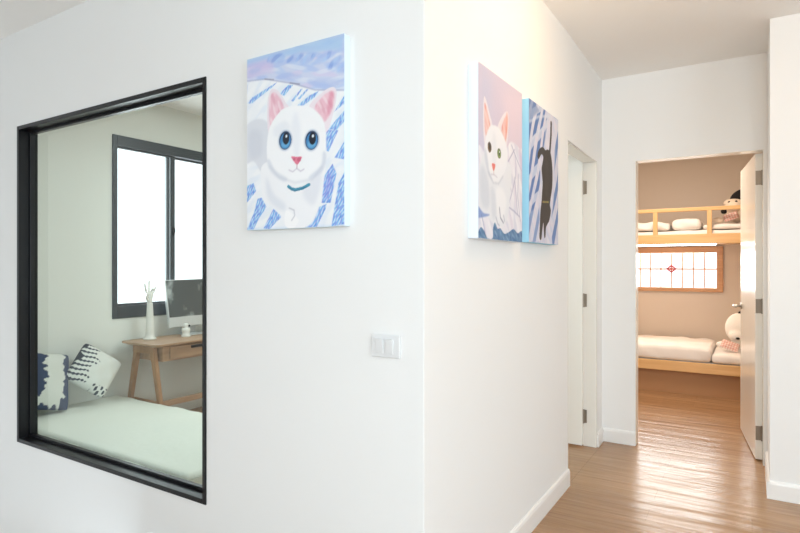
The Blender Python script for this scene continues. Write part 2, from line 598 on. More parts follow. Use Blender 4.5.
for ang in range(4):          # open diamond motif with a smaller diamond inside
    for rr, tt in ((0.040, 0.019), (0.014, 0.012)):
        p0 = Vector((ex + rr * math.cos(ang * PI / 2) * 1.15, 7.317, 1.262 + rr * math.sin(ang * PI / 2)))
        p1 = Vector((ex + rr * math.cos((ang + 1) * PI / 2) * 1.15, 7.317, 1.262 + rr * math.sin((ang + 1) * PI / 2)))
        b_cyl(em, p0, p1, tt / 2, seg=8)
obj('lattice_ornament', em, M['pink'], bw, True)

# ------------------------------------------------------------------ doors
# left doorway: jamb lining and open leaf seen edge on
struct('trim_1', boxes([((DEN_R - 0.004, 4.16, 0), (XS + 0.0012, 4.182, 2.040)), ((DEN_R - 0.004, 3.37, 2.040), (XS + 0.0008, 4.182, 2.0465)),
                        ((DEN_R - 0.004, 3.358, 0), (XB + 0.0012, 3.366, 2.040))], 0.0015), M['door'],
       'white jamb lining around the left doorway', 'door jamb')


def door(name, label, hinge, ang, length, zt, handle_side, thick=0.038):
    e = struct_empty(name, label, 'door', (hinge[0], hinge[1], 0))
    m = Matrix.Translation((hinge[0], hinge[1], 0)) @ Matrix.Rotation(ang, 4, 'Z')
    bm = bm_new()
    b_box(bm, (0.0, 0.0, 0.012), (length, thick, zt), 0.0015, 1, m)
    leaf = obj('door_leaf', bm, M['door'], e)
    return e, leaf, m


# left door, swung into the den, hinged at the far jamb: leaf runs along -X, we see its edge-on inner face
d1, leaf1, m1 = door('door_1', 'white door standing open in the left doorway, nickel hinges', (DEN_R - 0.002, 4.156), PI, 0.72, 2.105, 1)
for hz in (0.215, 1.05, 1.862):
    bm = bm_new()
    b_box(bm, (DEN_R - 0.020, 4.153, hz - 0.047), (DEN_R + 0.022, 4.1595, hz + 0.047), 0.001, 1)
    b_cyl(bm, (DEN_R - 0.0, 4.152, hz - 0.05), (DEN_R - 0.0, 4.152, hz + 0.05), 0.007, seg=12)
    obj('hinge', bm, M['hinge'], d1)
# bedroom door, opened into the bedroom on its right jamb
hx, hy = 0.020, 4.452
lx, ly = -0.075, 5.225
ang = math.atan2(ly - hy, lx - hx)
d2, leaf2, m2 = door('door_2', 'white bedroom door standing open against the room, lever handle', (hx, hy), ang, math.hypot(lx - hx, ly - hy), 2.045, 1, -0.038)
struct('trim_2', boxes([((0.060, YE - 0.0012, 0), (0.0655, BED_N, 2.053)), ((-0.7155, YE - 0.0012, 2.053), (0.0655, BED_N + 0.001, 2.0565)),
                        ((-0.7155, YE - 0.0012, 0), (-0.7115, BED_N + 0.001, 2.053))], 0.0005), M['door'],
       'white jamb lining of the bedroom doorway', 'door jamb')
for hz in (0.185, 1.03, 1.885):
    bm = bm_new()
    b_box(bm, (-0.0025, -0.036, hz - 0.047), (0.001, 0.0, hz + 0.047), 0.0005, 1, m2)
    b_cyl(bm, m2 @ Vector((-0.006, -0.036, hz - 0.05)), m2 @ Vector((-0.006, -0.036, hz + 0.05)), 0.006, seg=12)
    obj('hinge', bm, M['hinge'], d2)
Ld = math.hypot(lx - hx, ly - hy)
bm = bm_new()
hz = 0.985
b_cyl(bm, m2 @ Vector((Ld - 0.06, 0, hz)), m2 @ Vector((Ld - 0.06, 0.008, hz)), 0.026, seg=28)
b_cyl(bm, m2 @ Vector((Ld - 0.06, 0.008, hz)), m2 @ Vector((Ld - 0.06, 0.052, hz)), 0.010, seg=20)
b_cyl(bm, m2 @ Vector((Ld - 0.05, 0.052, hz)), m2 @ Vector((Ld - 0.175, 0.052, hz)), 0.0105, seg=20)
b_ball(bm, m2 @ Vector((Ld - 0.175, 0.052, hz)), 0.0105, sub=2)
b_ball(bm, m2 @ Vector((Ld - 0.05, 0.052, hz)), 0.0105, sub=2)
obj('lever_handle', bm, M['chrome'], d2, True)

# ------------------------------------------------------------------ painting on canvas, rastered into a colour attribute


def smooth_poly(pts, n=6):
    P = np.array(pts, float)
    k = len(P)
    out = []
    for i in range(k):
        p0, p1, p2, p3 = P[i - 1], P[i], P[(i + 1) % k], P[(i + 2) % k]
        for s in range(n):
            u = s / n
            out.append(0.5 * ((2 * p1) + (-p0 + p2) * u + (2 * p0 - 5 * p1 + 4 * p2 - p3) * u * u + (-p0 + 3 * p1 - 3 * p2 + p3) * u ** 3))
    return np.array(out)


class Art:
    def __init__(s, w, h, asp, base):
        s.w, s.h, s.asp = w, h, asp
        s.SS = 2
        u = (np.arange(w * 2) + 0.5) / (w * 2)
        v = (np.arange(h * 2) + 0.5) / (h * 2)
        s.U, s.V = np.meshgrid(u, v)
        s.img = np.zeros((h * 2, w * 2, 3))
        s.img[:] = np.array(base) / 255.0
        s.rs = np.random.RandomState(3)

    def mask(s, pts):
        inside = np.zeros(s.U.shape, bool)
        P = np.asarray(pts, float)
        k = len(P)
        for i in range(k):
            x1, y1 = P[i]
            x2, y2 = P[(i + 1) % k]
            if y1 == y2:
                continue
            c = ((y1 > s.V) != (y2 > s.V)) & (s.U < (x2 - x1) * (s.V - y1) / (y2 - y1) + x1)
            inside ^= c
        return inside.astype(float)

    def blur(s, m, r):
        for _ in range(2):
            for ax in (0, 1):
                k = np.zeros_like(m)
                for dlt in range(-r, r + 1):
                    k += np.roll(m, dlt, ax)
                m = k / (2 * r + 1)
        return m

    def fill(s, m, col, op=1.0):
        m = (m * op)[..., None]
        s.img = s.img * (1 - m) + np.array(col) / 255.0 * m

    def poly(s, pts, col, op=1.0, sm=True, blur=0):
        m = s.mask(smooth_poly(pts) if sm else pts)
        if blur:
            m = s.blur(m, blur)
        s.fill(m, col, op)
        return m

    def oval(s, c, rx, ry, col, op=1.0, blur=0, rot=0.0):
        dx, dy = s.U - c[0], (s.V - c[1]) / s.asp
        ca, sa = math.cos(rot), math.sin(rot)
        m = (((dx * ca + dy * sa) / rx) ** 2 + ((-dx * sa + dy * ca) / (ry / s.asp)) ** 2 < 1).astype(float)
        if blur:
            m = s.blur(m, blur)
        s.fill(m, col, op)

    def line(s, pts, wd, col, op=1.0, blur=0):
        m = np.zeros(s.U.shape, bool)
        for (xa, ya), (xb, yb) in zip(pts, pts[1:]):
            ya2, yb2 = ya / s.asp, yb / s.asp
            dx, dy = xb - xa, yb2 - ya2
            tt = np.clip(((s.U - xa) * dx + (s.V / s.asp - ya2) * dy) / (dx * dx + dy * dy + 1e-9), 0, 1)
            m |= (s.U - xa - tt * dx) ** 2 + (s.V / s.asp - ya2 - tt * dy) ** 2 < (wd / 2) ** 2
        m = m.astype(float)
        if blur:
            m = s.blur(m, blur)
        s.fill(m, col, op)

    def grain(s, m, cols, ang, freq, op=0.5):
        """brush marks of several tints inside a mask, running at an angle"""
        ca, sa = math.cos(ang), math.sin(ang)
        a = s.U * ca + s.V / s.asp * sa
        b = -s.U * sa + s.V / s.asp * ca
        for i, c in enumerate(cols):
            n = np.sin(b * freq * (1 + 0.37 * i) + 2.1 * np.sin(a * freq * 0.21 + i * 2) + i * 1.7) * np.sin(a * freq * 0.33 + 1.3 * i + np.sin(b * freq * .5))
            s.fill(m * np.clip(n * 2.2 - 0.3, 0, 1), c, op)

    def result(s):
        h, w = s.h, s.w
        return np.clip(s.img.reshape(h, 2, w, 2, 3).mean((1, 3)), 0, 1)


def lin_np(a):
    return np.where(a <= 0.04045, a / 12.92, ((a + 0.055) / 1.055) ** 2.4)


def painted_grid(name, img, origin, ux, uz, parent, material):
    """img rows run downwards; origin = upper left corner, ux/uz the full width / downward vectors"""
    h, w, _ = img.shape
    uu, vv = np.meshgrid(np.linspace(0, 1, w), np.linspace(0, 1, h))
    co = np.array(origin)[None, None] + uu[..., None] * np.array(ux) + vv[..., None] * np.array(uz)
    idx = np.arange(w * h).reshape(h, w)
    fa = np.stack([idx[1:, :-1], idx[1:, 1:], idx[:-1, 1:], idx[:-1, :-1]], -1).reshape(-1, 4)
    me = bpy.data.meshes.new(name)
    me.from_pydata(co.reshape(-1, 3).tolist(), [], fa.tolist())
    at = me.color_attributes.new('paint', 'FLOAT_COLOR', 'POINT')
    ca = np.ones((w * h, 4), np.float32)
    ca[:, :3] = lin_np(img).reshape(-1, 3)
    at.data.foreach_set('color', ca.ravel())
    me.materials.append(material)
    me.update()
    o = bpy.data.objects.new(name, me)
    COL.objects.link(o)
    o.parent = parent
    o.matrix_parent_inverse = parent.matrix_basis.inverted()
    return o


def art_blue_eyed():
    A = Art(190, 270, 0.4916 / 0.6866, (240, 243, 248))
    full = np.ones(A.U.shape)
    A.grain(full, [(226, 234, 246), (247, 248, 250)], -0.6, 40, 0.5)
    up = A.mask([(0, 0), (1, 0), (1, .297), (.721, .263), (.504, .202), (.21, .141), (0, .125)])
    A.fill(up, (205, 213, 238))
    A.grain(up, [(186, 206, 240), (214, 208, 236), (176, 196, 236), (222, 228, 244)], 0.12, 34, 0.7)
    top = A.blur(A.mask([(0, 0), (1, 0), (1, .085), (.5, .04), (0, .03)]), 6)
    A.fill(top, (166, 200, 236), 0.8)
    A.fill(A.blur(A.mask([(0, .03), (.3, .03), (.3, .1), (0, .12)]), 8), (206, 194, 232), .7)
    for p in ([(.286, .011), (.412, .029), (.391, .07), (.232, .046)], [(.504, .042), (.614, .057), (.534, .089), (.432, .075)],
              [(.633, .062), (.73, .074), (.653, .111), (.564, .093)], [(.815, .075), (.926, .091), (.834, .12), (.682, .125)],
              [(.908, .12), (.99, .121), (.89, .169), (.834, .156)], [(.98, .15), (1, .15), (1, .2), (.93, .19)]):
        m = A.poly(p, (150, 182, 234), .55, blur=3)
        A.grain(m, [(124, 152, 220), (172, 204, 242)], -0.8, 60, .5)
    for p in ([(.055, .064), (.167, .073), (.1, .093), (.021, .083)], [(.4, .13), (.6, .17), (.5, .185), (.33, .155)], [(.66, .2), (.95, .235), (.9, .27), (.7, .24)]):
        A.poly(p, (172, 190, 232), .5, blur=4)
    A.line([(.0, .127), (.21, .141), (.504, .202), (.721, .263), (1, .297)], .008, (150, 158, 196), .7, 1)
    A.line([(.2, .14), (.3, .155)], .007, (110, 110, 140), .7, 1)
    A.line([(.47, .195), (.57, .213)], .008, (110, 112, 140), .7, 1)
    blues = [[(.01, .259), (.055, .23), (.339, .173), (.286, .195), (.06, .262)], [(.36, .242), (.453, .204), (.504, .21), (.412, .259)],
             [(.534, .332), (.663, .288), (.759, .272), (.721, .3), (.584, .341)], [(.483, .294), (.584, .241), (.6, .243), (.504, .302)],
             [(.55, .29), (.64, .25), (.66, .252), (.57, .297)],
             [(.908, .398), (1, .322), (1, .366)], [(.853, .486), (.926, .441), (1, .4), (1, .458), (.926, .496)],
             [(0, .739), (.078, .727), (.105, .774), (0, .838)], [(.122, .82), (.167, .815), (.221, .87), (.12, .95), (.078, .995), (0, .995), (.08, .9)],
             [(.188, .992), (.296, .884), (.385, .931), (.253, .998)], [(.834, .488), (.944, .498), (.853, .604), (.815, .59)],
             [(1, .56), (1, .655), (.908, .639)], [(.815, .726), (.89, .669), (.926, .723), (.871, .875), (.787, .871)],
             [(.944, .775), (1, .72), (1, .99), (.88, .998)], [(.834, .878), (.825, .904), (.74, .998), (.623, .998), (.721, .9)]]
    for i, p in enumerate(blues):
        m = A.poly(p, (134, 190, 238) if i < 7 else (124, 178, 236), sm=False)
        A.grain(m, [(88, 146, 222), (166, 212, 244), (150, 148, 226), (232, 242, 251)], -1.0, 130, .75)
    for p in ([(.84, .74), (.88, .71), (.88, .78), (.84, .85), (.81, .84)],):
        A.poly(p, (146, 136, 222), .45, blur=6)
    # haunch behind, greyed
    A.poly([(-.02, .411), (.1, .36), (.24, .40), (.26, .56), (.19, .68), (.08, .60), (-.02, .60)], (222, 225, 233), 1, blur=2)
    A.poly([(.03, .43), (.16, .44), (.17, .56), (.1, .59), (.03, .56)], (206, 210, 221), .6, blur=8)
    # body
    A.poly([(.2, .62), (.16, .70), (.19, .82), (.33, .89), (.45, .99), (.66, .99), (.76, .9), (.80, .78), (.80, .64), (.5, .6)], (243, 244, 248), blur=1)
    A.poly([(.22, .70), (.3, .8), (.42, .86), (.40, .9), (.24, .83)], (222, 226, 236), .7, blur=6)
    A.poly([(.60, .80), (.77, .70), (.78, .78), (.7, .88)], (226, 229, 238), .7, blur=6)
    A.poly([(.43, .9), (.5, .92), (.56, .96), (.5, 1.0), (.42, .98)], (250, 250, 252), blur=1)
    A.line([(.46, .885), (.514, .9), (.52, .93), (.488, .956)], .007, (178, 180, 192), .8, 1)
    # ears
    for e, inn in (([(.255, .46), (.232, .284), (.262, .215), (.30, .208), (.36, .232), (.425, .297), (.455, .35)],
                    [(.268, .42), (.252, .29), (.282, .23), (.34, .245), (.40, .31), (.41, .35), (.33, .37)]),
                   ([(.66, .36), (.797, .283), (.89, .267), (.925, .29), (.925, .33), (.90, .40), (.82, .50)],
                    [(.72, .36), (.80, .305), (.89, .288), (.905, .33), (.878, .395), (.82, .44), (.78, .42)])):
        A.poly(e, (238, 228, 236), 1)
        m = A.poly(inn, (236, 192, 206), 1, blur=2)
        A.grain(m, [(242, 208, 218), (226, 168, 186), (248, 228, 234)], 1.2, 60, .6)
    A.poly([(.86, .31), (.9, .30), (.88, .38), (.83, .42)], (222, 140, 164), .55, blur=3)
    # head
    A.poly([(.25, .43), (.36, .345), (.45, .325), (.58, .33), (.70, .36), (.80, .43), (.83, .54), (.815, .64), (.72, .72), (.60, .745), (.52, .745), (.40, .725), (.27, .66), (.225, .57)], (246, 247, 250), 1, blur=1)
    A.poly([(.25, .6), (.32, .67), (.44, .72), (.40, .735), (.28, .68), (.23, .62)], (218, 222, 232), .8, blur=3)
    A.poly([(.80, .6), (.78, .67), (.66, .728), (.70, .735), (.80, .70), (.83, .62)], (214, 219, 231), .8, blur=3)
    A.line([(.253, .64), (.36, .71), (.524, .748), (.701, .74), (.79, .68)], .010, (200, 204, 216), .6, 3)
    A.poly([(.48, .46), (.52, .6), (.56, .6), (.58, .46), (.53, .36)], (232, 235, 243), .6, blur=6)
    A.poly([(.30, .43), (.42, .40), (.47, .45), (.32, .48)], (228, 232, 241), .5, blur=5)
    # eyes
    for ex_, ey_ in ((.422, .508), (.690, .530)):
        A.oval((ex_, ey_), .074, .058, (150, 172, 200), .6, 2)
        A.oval((ex_, ey_), .064, .051, (38, 62, 96))
        A.oval((ex_ + .002, ey_ + .003), .055, .044, (64, 132, 190))
        A.oval((ex_, ey_ + .02), .04, .02, (112, 182, 224), .8, 2)
        A.oval((ex_ + .008, ey_ - .010), .034, .034, (18, 26, 44))
        A.oval((ex_ + .012, ey_ - .022), .011, .008, (236, 244, 252))
    # nose, mouth
    A.poly([(.485, .603), (.54, .608), (.592, .612), (.575, .632), (.545, .652), (.51, .63)], (226, 128, 152))
    A.oval((.565, .625), .02, .012, (196, 84, 116), .7, 1)
    A.oval((.515, .62), .012, .008, (176, 84, 110), .6, 1)
    A.line([(.543, .65), (.542, .672)], .008, (196, 160, 176), .9)
    A.line([(.46, .675), (.50, .688), (.542, .672), (.58, .69), (.615, .68)], .007, (190, 184, 200), .8, 1)
    # collar
    A.line([(.455, .766), (.49, .782), (.53, .788), (.60, .783), (.665, .767)], .024, (64, 146, 176))
    A.line([(.46, .775), (.52, .795), (.64, .779)], .009, (36, 106, 140), .8)
    return A.result()


def art_green_eyed():
    A = Art(150, 200, 0.5025 / 0.6768, (214, 204, 222))
    full = np.ones(A.U.shape)
    A.fill(A.blur(A.mask([(0, 0), (.3, 0), (.12, .6), (0, .7)]), 24), (204, 204, 226), .8)
    A.fill(A.blur(A.mask([(.5, .1), (1, 0), (1, .5), (.6, .4)]), 24), (230, 212, 224), .8)
    # rumpled white cloth
    cl = A.mask(smooth_poly([(-.02, .52), (.12, .5), (.3, .55), (.6, .42), (.72, .36), (.95, .38), (1.05, .4), (1.05, 1.05), (-.05, 1.05)]))
    A.fill(A.blur(cl, 2), (238, 236, 243))
    A.grain(cl, [(214, 216, 232), (226, 218, 232), (248, 246, 250)], 1.1, 30, .6)
    for ln in ([(.80, .40), (.70, .46), (.577, .535)], [(.80, .42), (.835, .5), (.825, .576), (.74, .68), (.625, .793)], [(.80, .578), (.84, .7), (.877, .817)],
               [(.72, .38), (.86, .46), (.98, .52)], [(.625, .779), (.78, .8), (.93, .83)], [(.9, .55), (.88, .7), (.95, .86)], [(.66, .60), (.72, .68)]):
        A.line(ln, .010, (150, 152, 186), .75, 1)
    A.poly([(.9, .38), (1, .42), (1, .6), (.94, .5)], (206, 190, 216), .6, blur=4)
    # cat
    A.poly([(.18, .5), (.05, .56), (.01, .70), (.02, .81), (.10, .85), (.22, .88), (.37, .915), (.54, .905), (.64, .83), (.69, .70), (.72, .58), (.66, .5)], (236, 238, 243), blur=1)
    A.poly([(.03, .62), (.10, .58), (.2, .66), (.22, .8), (.1, .82), (.04, .76)], (212, 217, 227), .7, blur=6)
    A.poly([(.36, .7), (.5, .68), (.6, .75), (.52, .86), (.4, .86)], (248, 248, 250), .8, blur=5)
    A.poly([(.25, .69), (.34, .72), (.36, .85), (.28, .86)], (214, 219, 228), .6, blur=5)
    for e, inn in (([(.135, .46), (.095, .32), (.108, .19), (.15, .19), (.225, .26), (.285, .34)], [(.145, .40), (.12, .31), (.125, .215), (.2, .275), (.235, .34)]),
                   ([(.40, .33), (.48, .245), (.60, .185), (.645, .20), (.645, .29), (.585, .42)], [(.475, .34), (.52, .265), (.60, .215), (.618, .28), (.57, .375)])):
        A.poly(e, (238, 230, 236))
        m = A.poly(inn, (240, 196, 190), blur=1)
        A.grain(m, [(232, 160, 150), (248, 218, 210)], 1.2, 50, .7)
    A.poly([(.60, .20), (.635, .22), (.62, .31), (.575, .38)], (238, 150, 128), .5, blur=2)
    A.poly([(.13, .44), (.22, .34), (.32, .315), (.42, .315), (.52, .345), (.6, .40), (.63, .46), (.59, .54), (.50, .61), (.42, .655), (.31, .66), (.21, .61), (.125, .52)], (243, 244, 248), blur=1)
    A.poly([(.12, .47), (.17, .5), (.22, .6), (.3, .65), (.2, .62), (.125, .53)], (208, 214, 226), .8, blur=3)
    A.line([(.2, .605), (.3, .66), (.42, .655), (.52, .60)], .012, (188, 194, 208), .7, 2)
    A.poly([(.29, .38), (.36, .38), (.36, .54), (.29, .54)], (230, 233, 240), .6, blur=5)
    # eyes: one dark amber, one green
    A.oval((.225, .458), .040, .031, (90, 78, 70))
    A.oval((.222, .462), .028, .022, (120, 96, 64))
    A.oval((.230, .455), .018, .020, (36, 30, 30))
    A.oval((.432, .470), .042, .031, (84, 90, 66))
    A.oval((.432, .472), .032, .024, (150, 178, 92))
    A.oval((.432, .470), .014, .018, (30, 34, 28))
    A.oval((.44, .46), .008, .006, (240, 246, 240))
    A.poly([(.275, .548), (.345, .546), (.335, .572), (.312, .59), (.288, .575)], (240, 132, 120))
    A.line([(.312, .585), (.318, .61)], .009, (206, 170, 172), .8)
    A.line([(.25, .615), (.318, .61), (.39, .62)], .008, (190, 186, 198), .7, 1)
    # paws
    A.line([(.438, .80), (.46, .86), (.53, .889)], .012, (104, 110, 140), .8, 1)
    A.line([(.36, .86), (.40, .90), (.44, .91)], .010, (140, 146, 170), .7, 1)
    A.line([(.53, .84), (.56, .88)], .010, (140, 146, 170), .7, 1)
    A.img *= np.array([.945, .95, .96])
    # blue cloth at the foot
    m = A.poly([(.0, .967), (.05, .935), (.12, .955), (.18, .993), (.284, .993), (.30, .93), (.34, .895), (.40, .93), (.461, .925), (.55, .955), (.649, .943), (.774, .918), (.88, .94), (.957, .925), (1.02, .93), (1.02, 1.03), (-.02, 1.03)], (92, 130, 172))
    A.grain(m, [(60, 98, 150), (136, 168, 196), (76, 120, 150)], .7, 80, .7)
    A.poly([(-.02, .815), (.1, .85), (.23, .855), (.1, .875), (-.02, .88)], (120, 146, 200), .9, blur=1)
    A.line([(.059, .86), (.10, .91), (.139, .975)], .010, (110, 122, 170), .7, 1)
    return A.result()


def art_black_cat():
    A = Art(150, 210, 0.4706 / 0.6773, (206, 208, 224))
    full = np.ones(A.U.shape)
    A.grain(full, [(222, 220, 230), (190, 198, 222), (216, 206, 220)], .9, 34, .6)
    # woven blue stripes: long rising bands cut by short diagonals
    asp = A.asp
    a = A.U * 0.80 - (A.V / asp) * -0.60
    b = -A.U * 0.60 + (A.V / asp) * 0.80
    wob = 0.018 * np.sin(A.V * 9) + 0.012 * np.sin(A.U * 13)
    g1 = np.clip(np.sin((A.U * 0.87 + A.V / asp * 0.42 + wob) * 46) * 3 + .5, 0, 1)
    g2 = np.clip(np.sin((A.U * 0.51 + A.V / asp * 0.86 + wob) * 25) * 5 + 3.2, 0, 1)
    left = A.blur(A.mask([(0, .0), (.55, 0), (.62, .12), (.36, .40), (.34, .62), (.22, .76), (0, .80)]), 3)
    A.fill(g1 * g2 * left, (70, 108, 172), .92)
    A.fill(g1 * (1 - g2) * left, (156, 178, 214), .5)
    right = A.blur(A.mask([(.86, .18), (1, .05), (1, 1), (.78, 1), (.72, .86), (.84, .62)]), 3)
    g3 = np.clip(np.sin((A.U * 0.85 + A.V / asp * 0.55 + wob) * 27) * 3, 0, 1)
    A.fill(g3 * right, (76, 114, 174), .85)
    low = A.blur(A.mask([(0, .80), (.32, .74), (.36, 1), (0, 1)]), 3)
    g4 = np.clip(np.sin((A.U * 0.9 + A.V / asp * 0.5) * 30 + 1) * 3 - .4, 0, 1)
    A.fill(g4 * low, (96, 130, 186), .7)
    A.fill(A.blur(A.mask([(0, 0), (.2, 0), (.32, .04), (.12, .12), (0, .2)]), 3), (104, 130, 176), .6)
    A.fill(A.blur(A.mask([(.52, .1), (.75, .02), (.9, .16), (.86, .5), (.66, .24), (.5, .28)]), 6), (214, 212, 226), .6)
    A.line([(.03, .16), (.3, .085), (.7, .02)], .03, (206, 214, 230), .7, 2)
    A.line([(.03, .30), (.35, .18), (.6, .1)], .022, (200, 210, 228), .7, 2)
    # the black cat seen from above, tail up
    dark = (46, 40, 38)
    A.line([(.735, .07), (.728, .16), (.70, .25), (.675, .32)], .055, dark)
    A.poly([(.45, .288), (.36, .305), (.285, .34), (.265, .38), (.30, .392), (.34, .375), (.40, .345), (.455, .36), (.43, .41), (.40, .45), (.42, .51), (.435, .56), (.415, .63), (.395, .70), (.365, .76),
            (.345, .85), (.33, .95), (.355, .975), (.395, .965), (.42, .91), (.46, .845), (.475, .90), (.495, .955), (.53, .945), (.55, .88), (.60, .85), (.665, .82), (.725, .745),
            (.69, .70), (.72, .64), (.77, .56), (.785, .46), (.765, .369), (.71, .30), (.62, .285), (.53, .30)], dark, sm=True)
    A.poly([(.52, .36), (.6, .36), (.66, .5), (.6, .64), (.52, .62)], (60, 53, 50), .7, blur=6)
    for i in range(6):
        A.oval((.45 + i * .036, .692 - .002 * i), .013, .008, (150, 168, 92) if i % 2 else (186, 150, 86))
    return A.result()


def canvas(name, label, loc, lo, hi, edge, img, origin, ux, uz):
    e = thing(name, label, 'painting', loc, None)
    bm = bm_new()
    b_box(bm, lo, hi, 0.004, 2)
    obj('stretched_canvas', bm, edge, e)
    painted_grid('painted_face', img, origin, ux, uz, e, M['art'])
    return e


c1 = (-1.7213, -1.2297, 1.4409, 2.1274)
canvas('canvas_painting', 'painting of a white cat with two blue eyes, beside the black-framed window', ((c1[0] + c1[1]) / 2, YA, c1[2]),
       (c1[0], YA - 0.035, c1[2]), (c1[1], YA, c1[3]), M['canvas_white'], art_blue_eyed(),
       (c1[0] + .001, YA - 0.0356, c1[3] - .001), (c1[1] - c1[0] - .002, 0, 0), (0, 0, -(c1[3] - c1[2] - .002)))
c2 = (1.974, 2.455, 1.404, 2.076)
canvas('canvas_painting', 'painting of a crouching white cat on lilac, one eye green, on corridor wall', (XB, (c2[0] + c2[1]) / 2, c2[2]),
       (XB, c2[0], c2[2]), (XB + 0.044, c2[1], c2[3]), M['canvas_lilac'], art_green_eyed(),
       (XB + 0.0446, c2[0] + .001, c2[3] - .001), (0, c2[1] - c2[0] - .002, 0), (0, 0, -(c2[3] - c2[2] - .002)))
c3 = (2.546, 3.012, 1.410, 2.081)
canvas('canvas_painting', 'painting of a black cat on blue striped cloth, nearest the doorways', (XB, (c3[0] + c3[1]) / 2, c3[2]),
       (XB, c3[0], c3[2]), (XB + 0.044, c3[1], c3[3]), M['canvas_blue'], art_black_cat(),
       (XB + 0.0446, c3[0] + .001, c3[3] - .001), (0, c3[1] - c3[0] - .002, 0), (0, 0, -(c3[3] - c3[2] - .002)))

# ------------------------------------------------------------------ light switch
sx0, sx1, sz0, sz1 = -1.134, -1.014, 0.982, 1.062
sw = thing('light_switch', 'white double light switch on the left wall below the cat painting', 'light switch', ((sx0 + sx1) / 2, YA, sz0))
bm = bm_new()
b_box(bm, (sx0, YA - 0.009, sz0), (sx1, YA, sz1), 0.004, 3)
obj('cover_plate', bm, M['plastic'], sw)
for a_, b_ in ((sx0 + 0.022, sx0 + 0.054), (sx0 + 0.062, sx0 + 0.094)):
    bm = bm_new()
    mt = Matrix.Translation(((a_ + b_) / 2, YA - 0.010, (sz0 + sz1) / 2)) @ Matrix.Rotation(math.radians(5), 4, 'X')
    b_box(bm, (-0.015, -0.004, -0.026), (0.015, 0.004, 0.026), 0.0015, 2, mt)
    obj('rocker', bm, M['plastic'], sw)

# ------------------------------------------------------------------ soft goods


def soft_block(name, lo, hi, rad, material, parent=None, wav=0.006, seed=0, cuts=26, top=0.012, tagit=None):
    """a mattress or folded cover: rounded block with softly uneven faces"""
    bm = bm_new()
    b_box(bm, lo, hi, rad, 4)
    lo, hi = Vector(lo), Vector(hi)
    es = [e for e in bm.edges if e.calc_length() > 0.12]
    bmesh.ops.subdivide_edges(bm, edges=es, cuts=cuts, use_grid_fill=True)
    rs = random.Random(seed)
    ph = [rs.uniform(0, 6.28) for _ in range(8)]
    c = (lo + hi) / 2
    h = (hi - lo) / 2
    for v in bm.verts:
        p = v.co
        n = (math.sin(p.x * 9 + ph[0]) * math.sin(p.y * 11 + ph[1]) + 0.6 * math.sin(p.x * 23 + p.y * 9 + ph[2]) * math.sin(p.y * 17 - p.z * 30 + ph[3])
             + 0.5 * math.sin(p.x * 31 + p.z * 44 + ph[4]))
        r = (p - c)
        v.co += Vector((0, math.copysign(1, r.y) * n * wav * (abs(r.y) / h.y) ** 3, 0))
        if r.z > 0:
            k = max(0, 1 - (r.x / h.x) ** 4) * max(0, 1 - (r.y / h.y) ** 4)
            v.co.z += (n * wav * 0.7 + top * k) * (r.z / h.z)
    o = obj(name, bm, material, parent, True)
    return o


def cushion_mesh(name, sx, sz, depth, colour=None, n=40, pinch=0.06, seed=0):
    """square cushion in the local XZ plane, fat along Y, corners drawn out"""
    vs, fs = [], []
    rs = random.Random(seed)
    ph = [rs.uniform(0, 6.28) for _ in range(6)]
    cols = []
    for side in (1, -1):
        for j in range(n + 1):
            for i in range(n + 1):
                u, v = 2 * i / n - 1, 2 * j / n - 1
                ed = (1 - abs(u) ** 2.4) * (1 - abs(v) ** 2.4)
                th = depth / 2 * max(ed, 0) ** 0.5
                wr = 0.012 * math.sin(u * 7 + ph[0]) * math.sin(v * 6 + ph[1]) * ed
                rd = 1 - 0.07 * (u * v) ** 6
                x = sx / 2 * u * rd * (1 - pinch * (1 - v * v))
                z = sz / 2 * v * rd * (1 - pinch * (1 - u * u))
                vs.append((x, side * (th + wr * 0.5), z))
                cols.append(colour(u, v, side) if colour else (1, 1, 1))
    k = (n + 1) ** 2
    for s in (0, 1):
        for j in range(n):
            for i in range(n):
                a = s * k + j * (n + 1) + i
                q_ = [a, a + 1, a + n + 2, a + n + 1]
                fs.append(q_ if s else q_[::-1])
    me = bpy.data.meshes.new(name)
    me.from_pydata(vs, [], fs)
    if colour:
        at = me.color_attributes.new('paint', 'FLOAT_COLOR', 'POINT')
        for i, c in enumerate(cols):
            at.data[i].color = lin([q / 255 for q in c]) + (1,)
    bm = bmesh.new()
    bm.from_mesh(me)
    if not colour:
        bmesh.ops.remove_doubles(bm, verts=bm.verts, dist=0.0005)
    else:
        bmesh.ops.remove_doubles(bm, verts=bm.verts, dist=0.0005)
    bm.to_mesh(me)
    bm.free()
    for p in me.polygons:
        p.use_smooth = True
    return me


def place_mesh(name, me, material, loc, xdir, zdir):
    """xdir, zdir: world directions of local X and Z"""
    x = Vector(xdir).normalized()
    z = Vector(zdir)
    z = (z - x * z.dot(x)).normalized()
    y = z.cross(x)
    o = bpy.data.objects.new(name, me)
    me.materials.append(material)
    COL.objects.link(o)
    o.matrix_world = Matrix.Translation(loc) @ Matrix((x, y, z)).transposed().to_4x4()
    return o


# ------------------------------------------------------------------ den: daybed and cushions
pl = thing('daybed', 'low wooden daybed platform under the cream mattress', 'bed', (-3.2, 2.2, 0))
obj('platform_deck', boxes([((-4.30, 1.765, 0.085), (-2.05, 2.66, 0.115))], 0.003), M['oakx'], pl)
obj('plinth', boxes([((-4.29, 1.80, 0.0), (-2.12, 2.60, 0.085))]), M['oakx'], pl)
mt_ = soft_block('daybed_mattress', (-4.30, 1.79, 0.117), (-2.34, 2.63, 0.272), 0.026, M['mattress'], None, 0.004, 3, 30, 0.008)
tag(mt_, 'cream daybed mattress seen through the black-framed window', 'mattress')
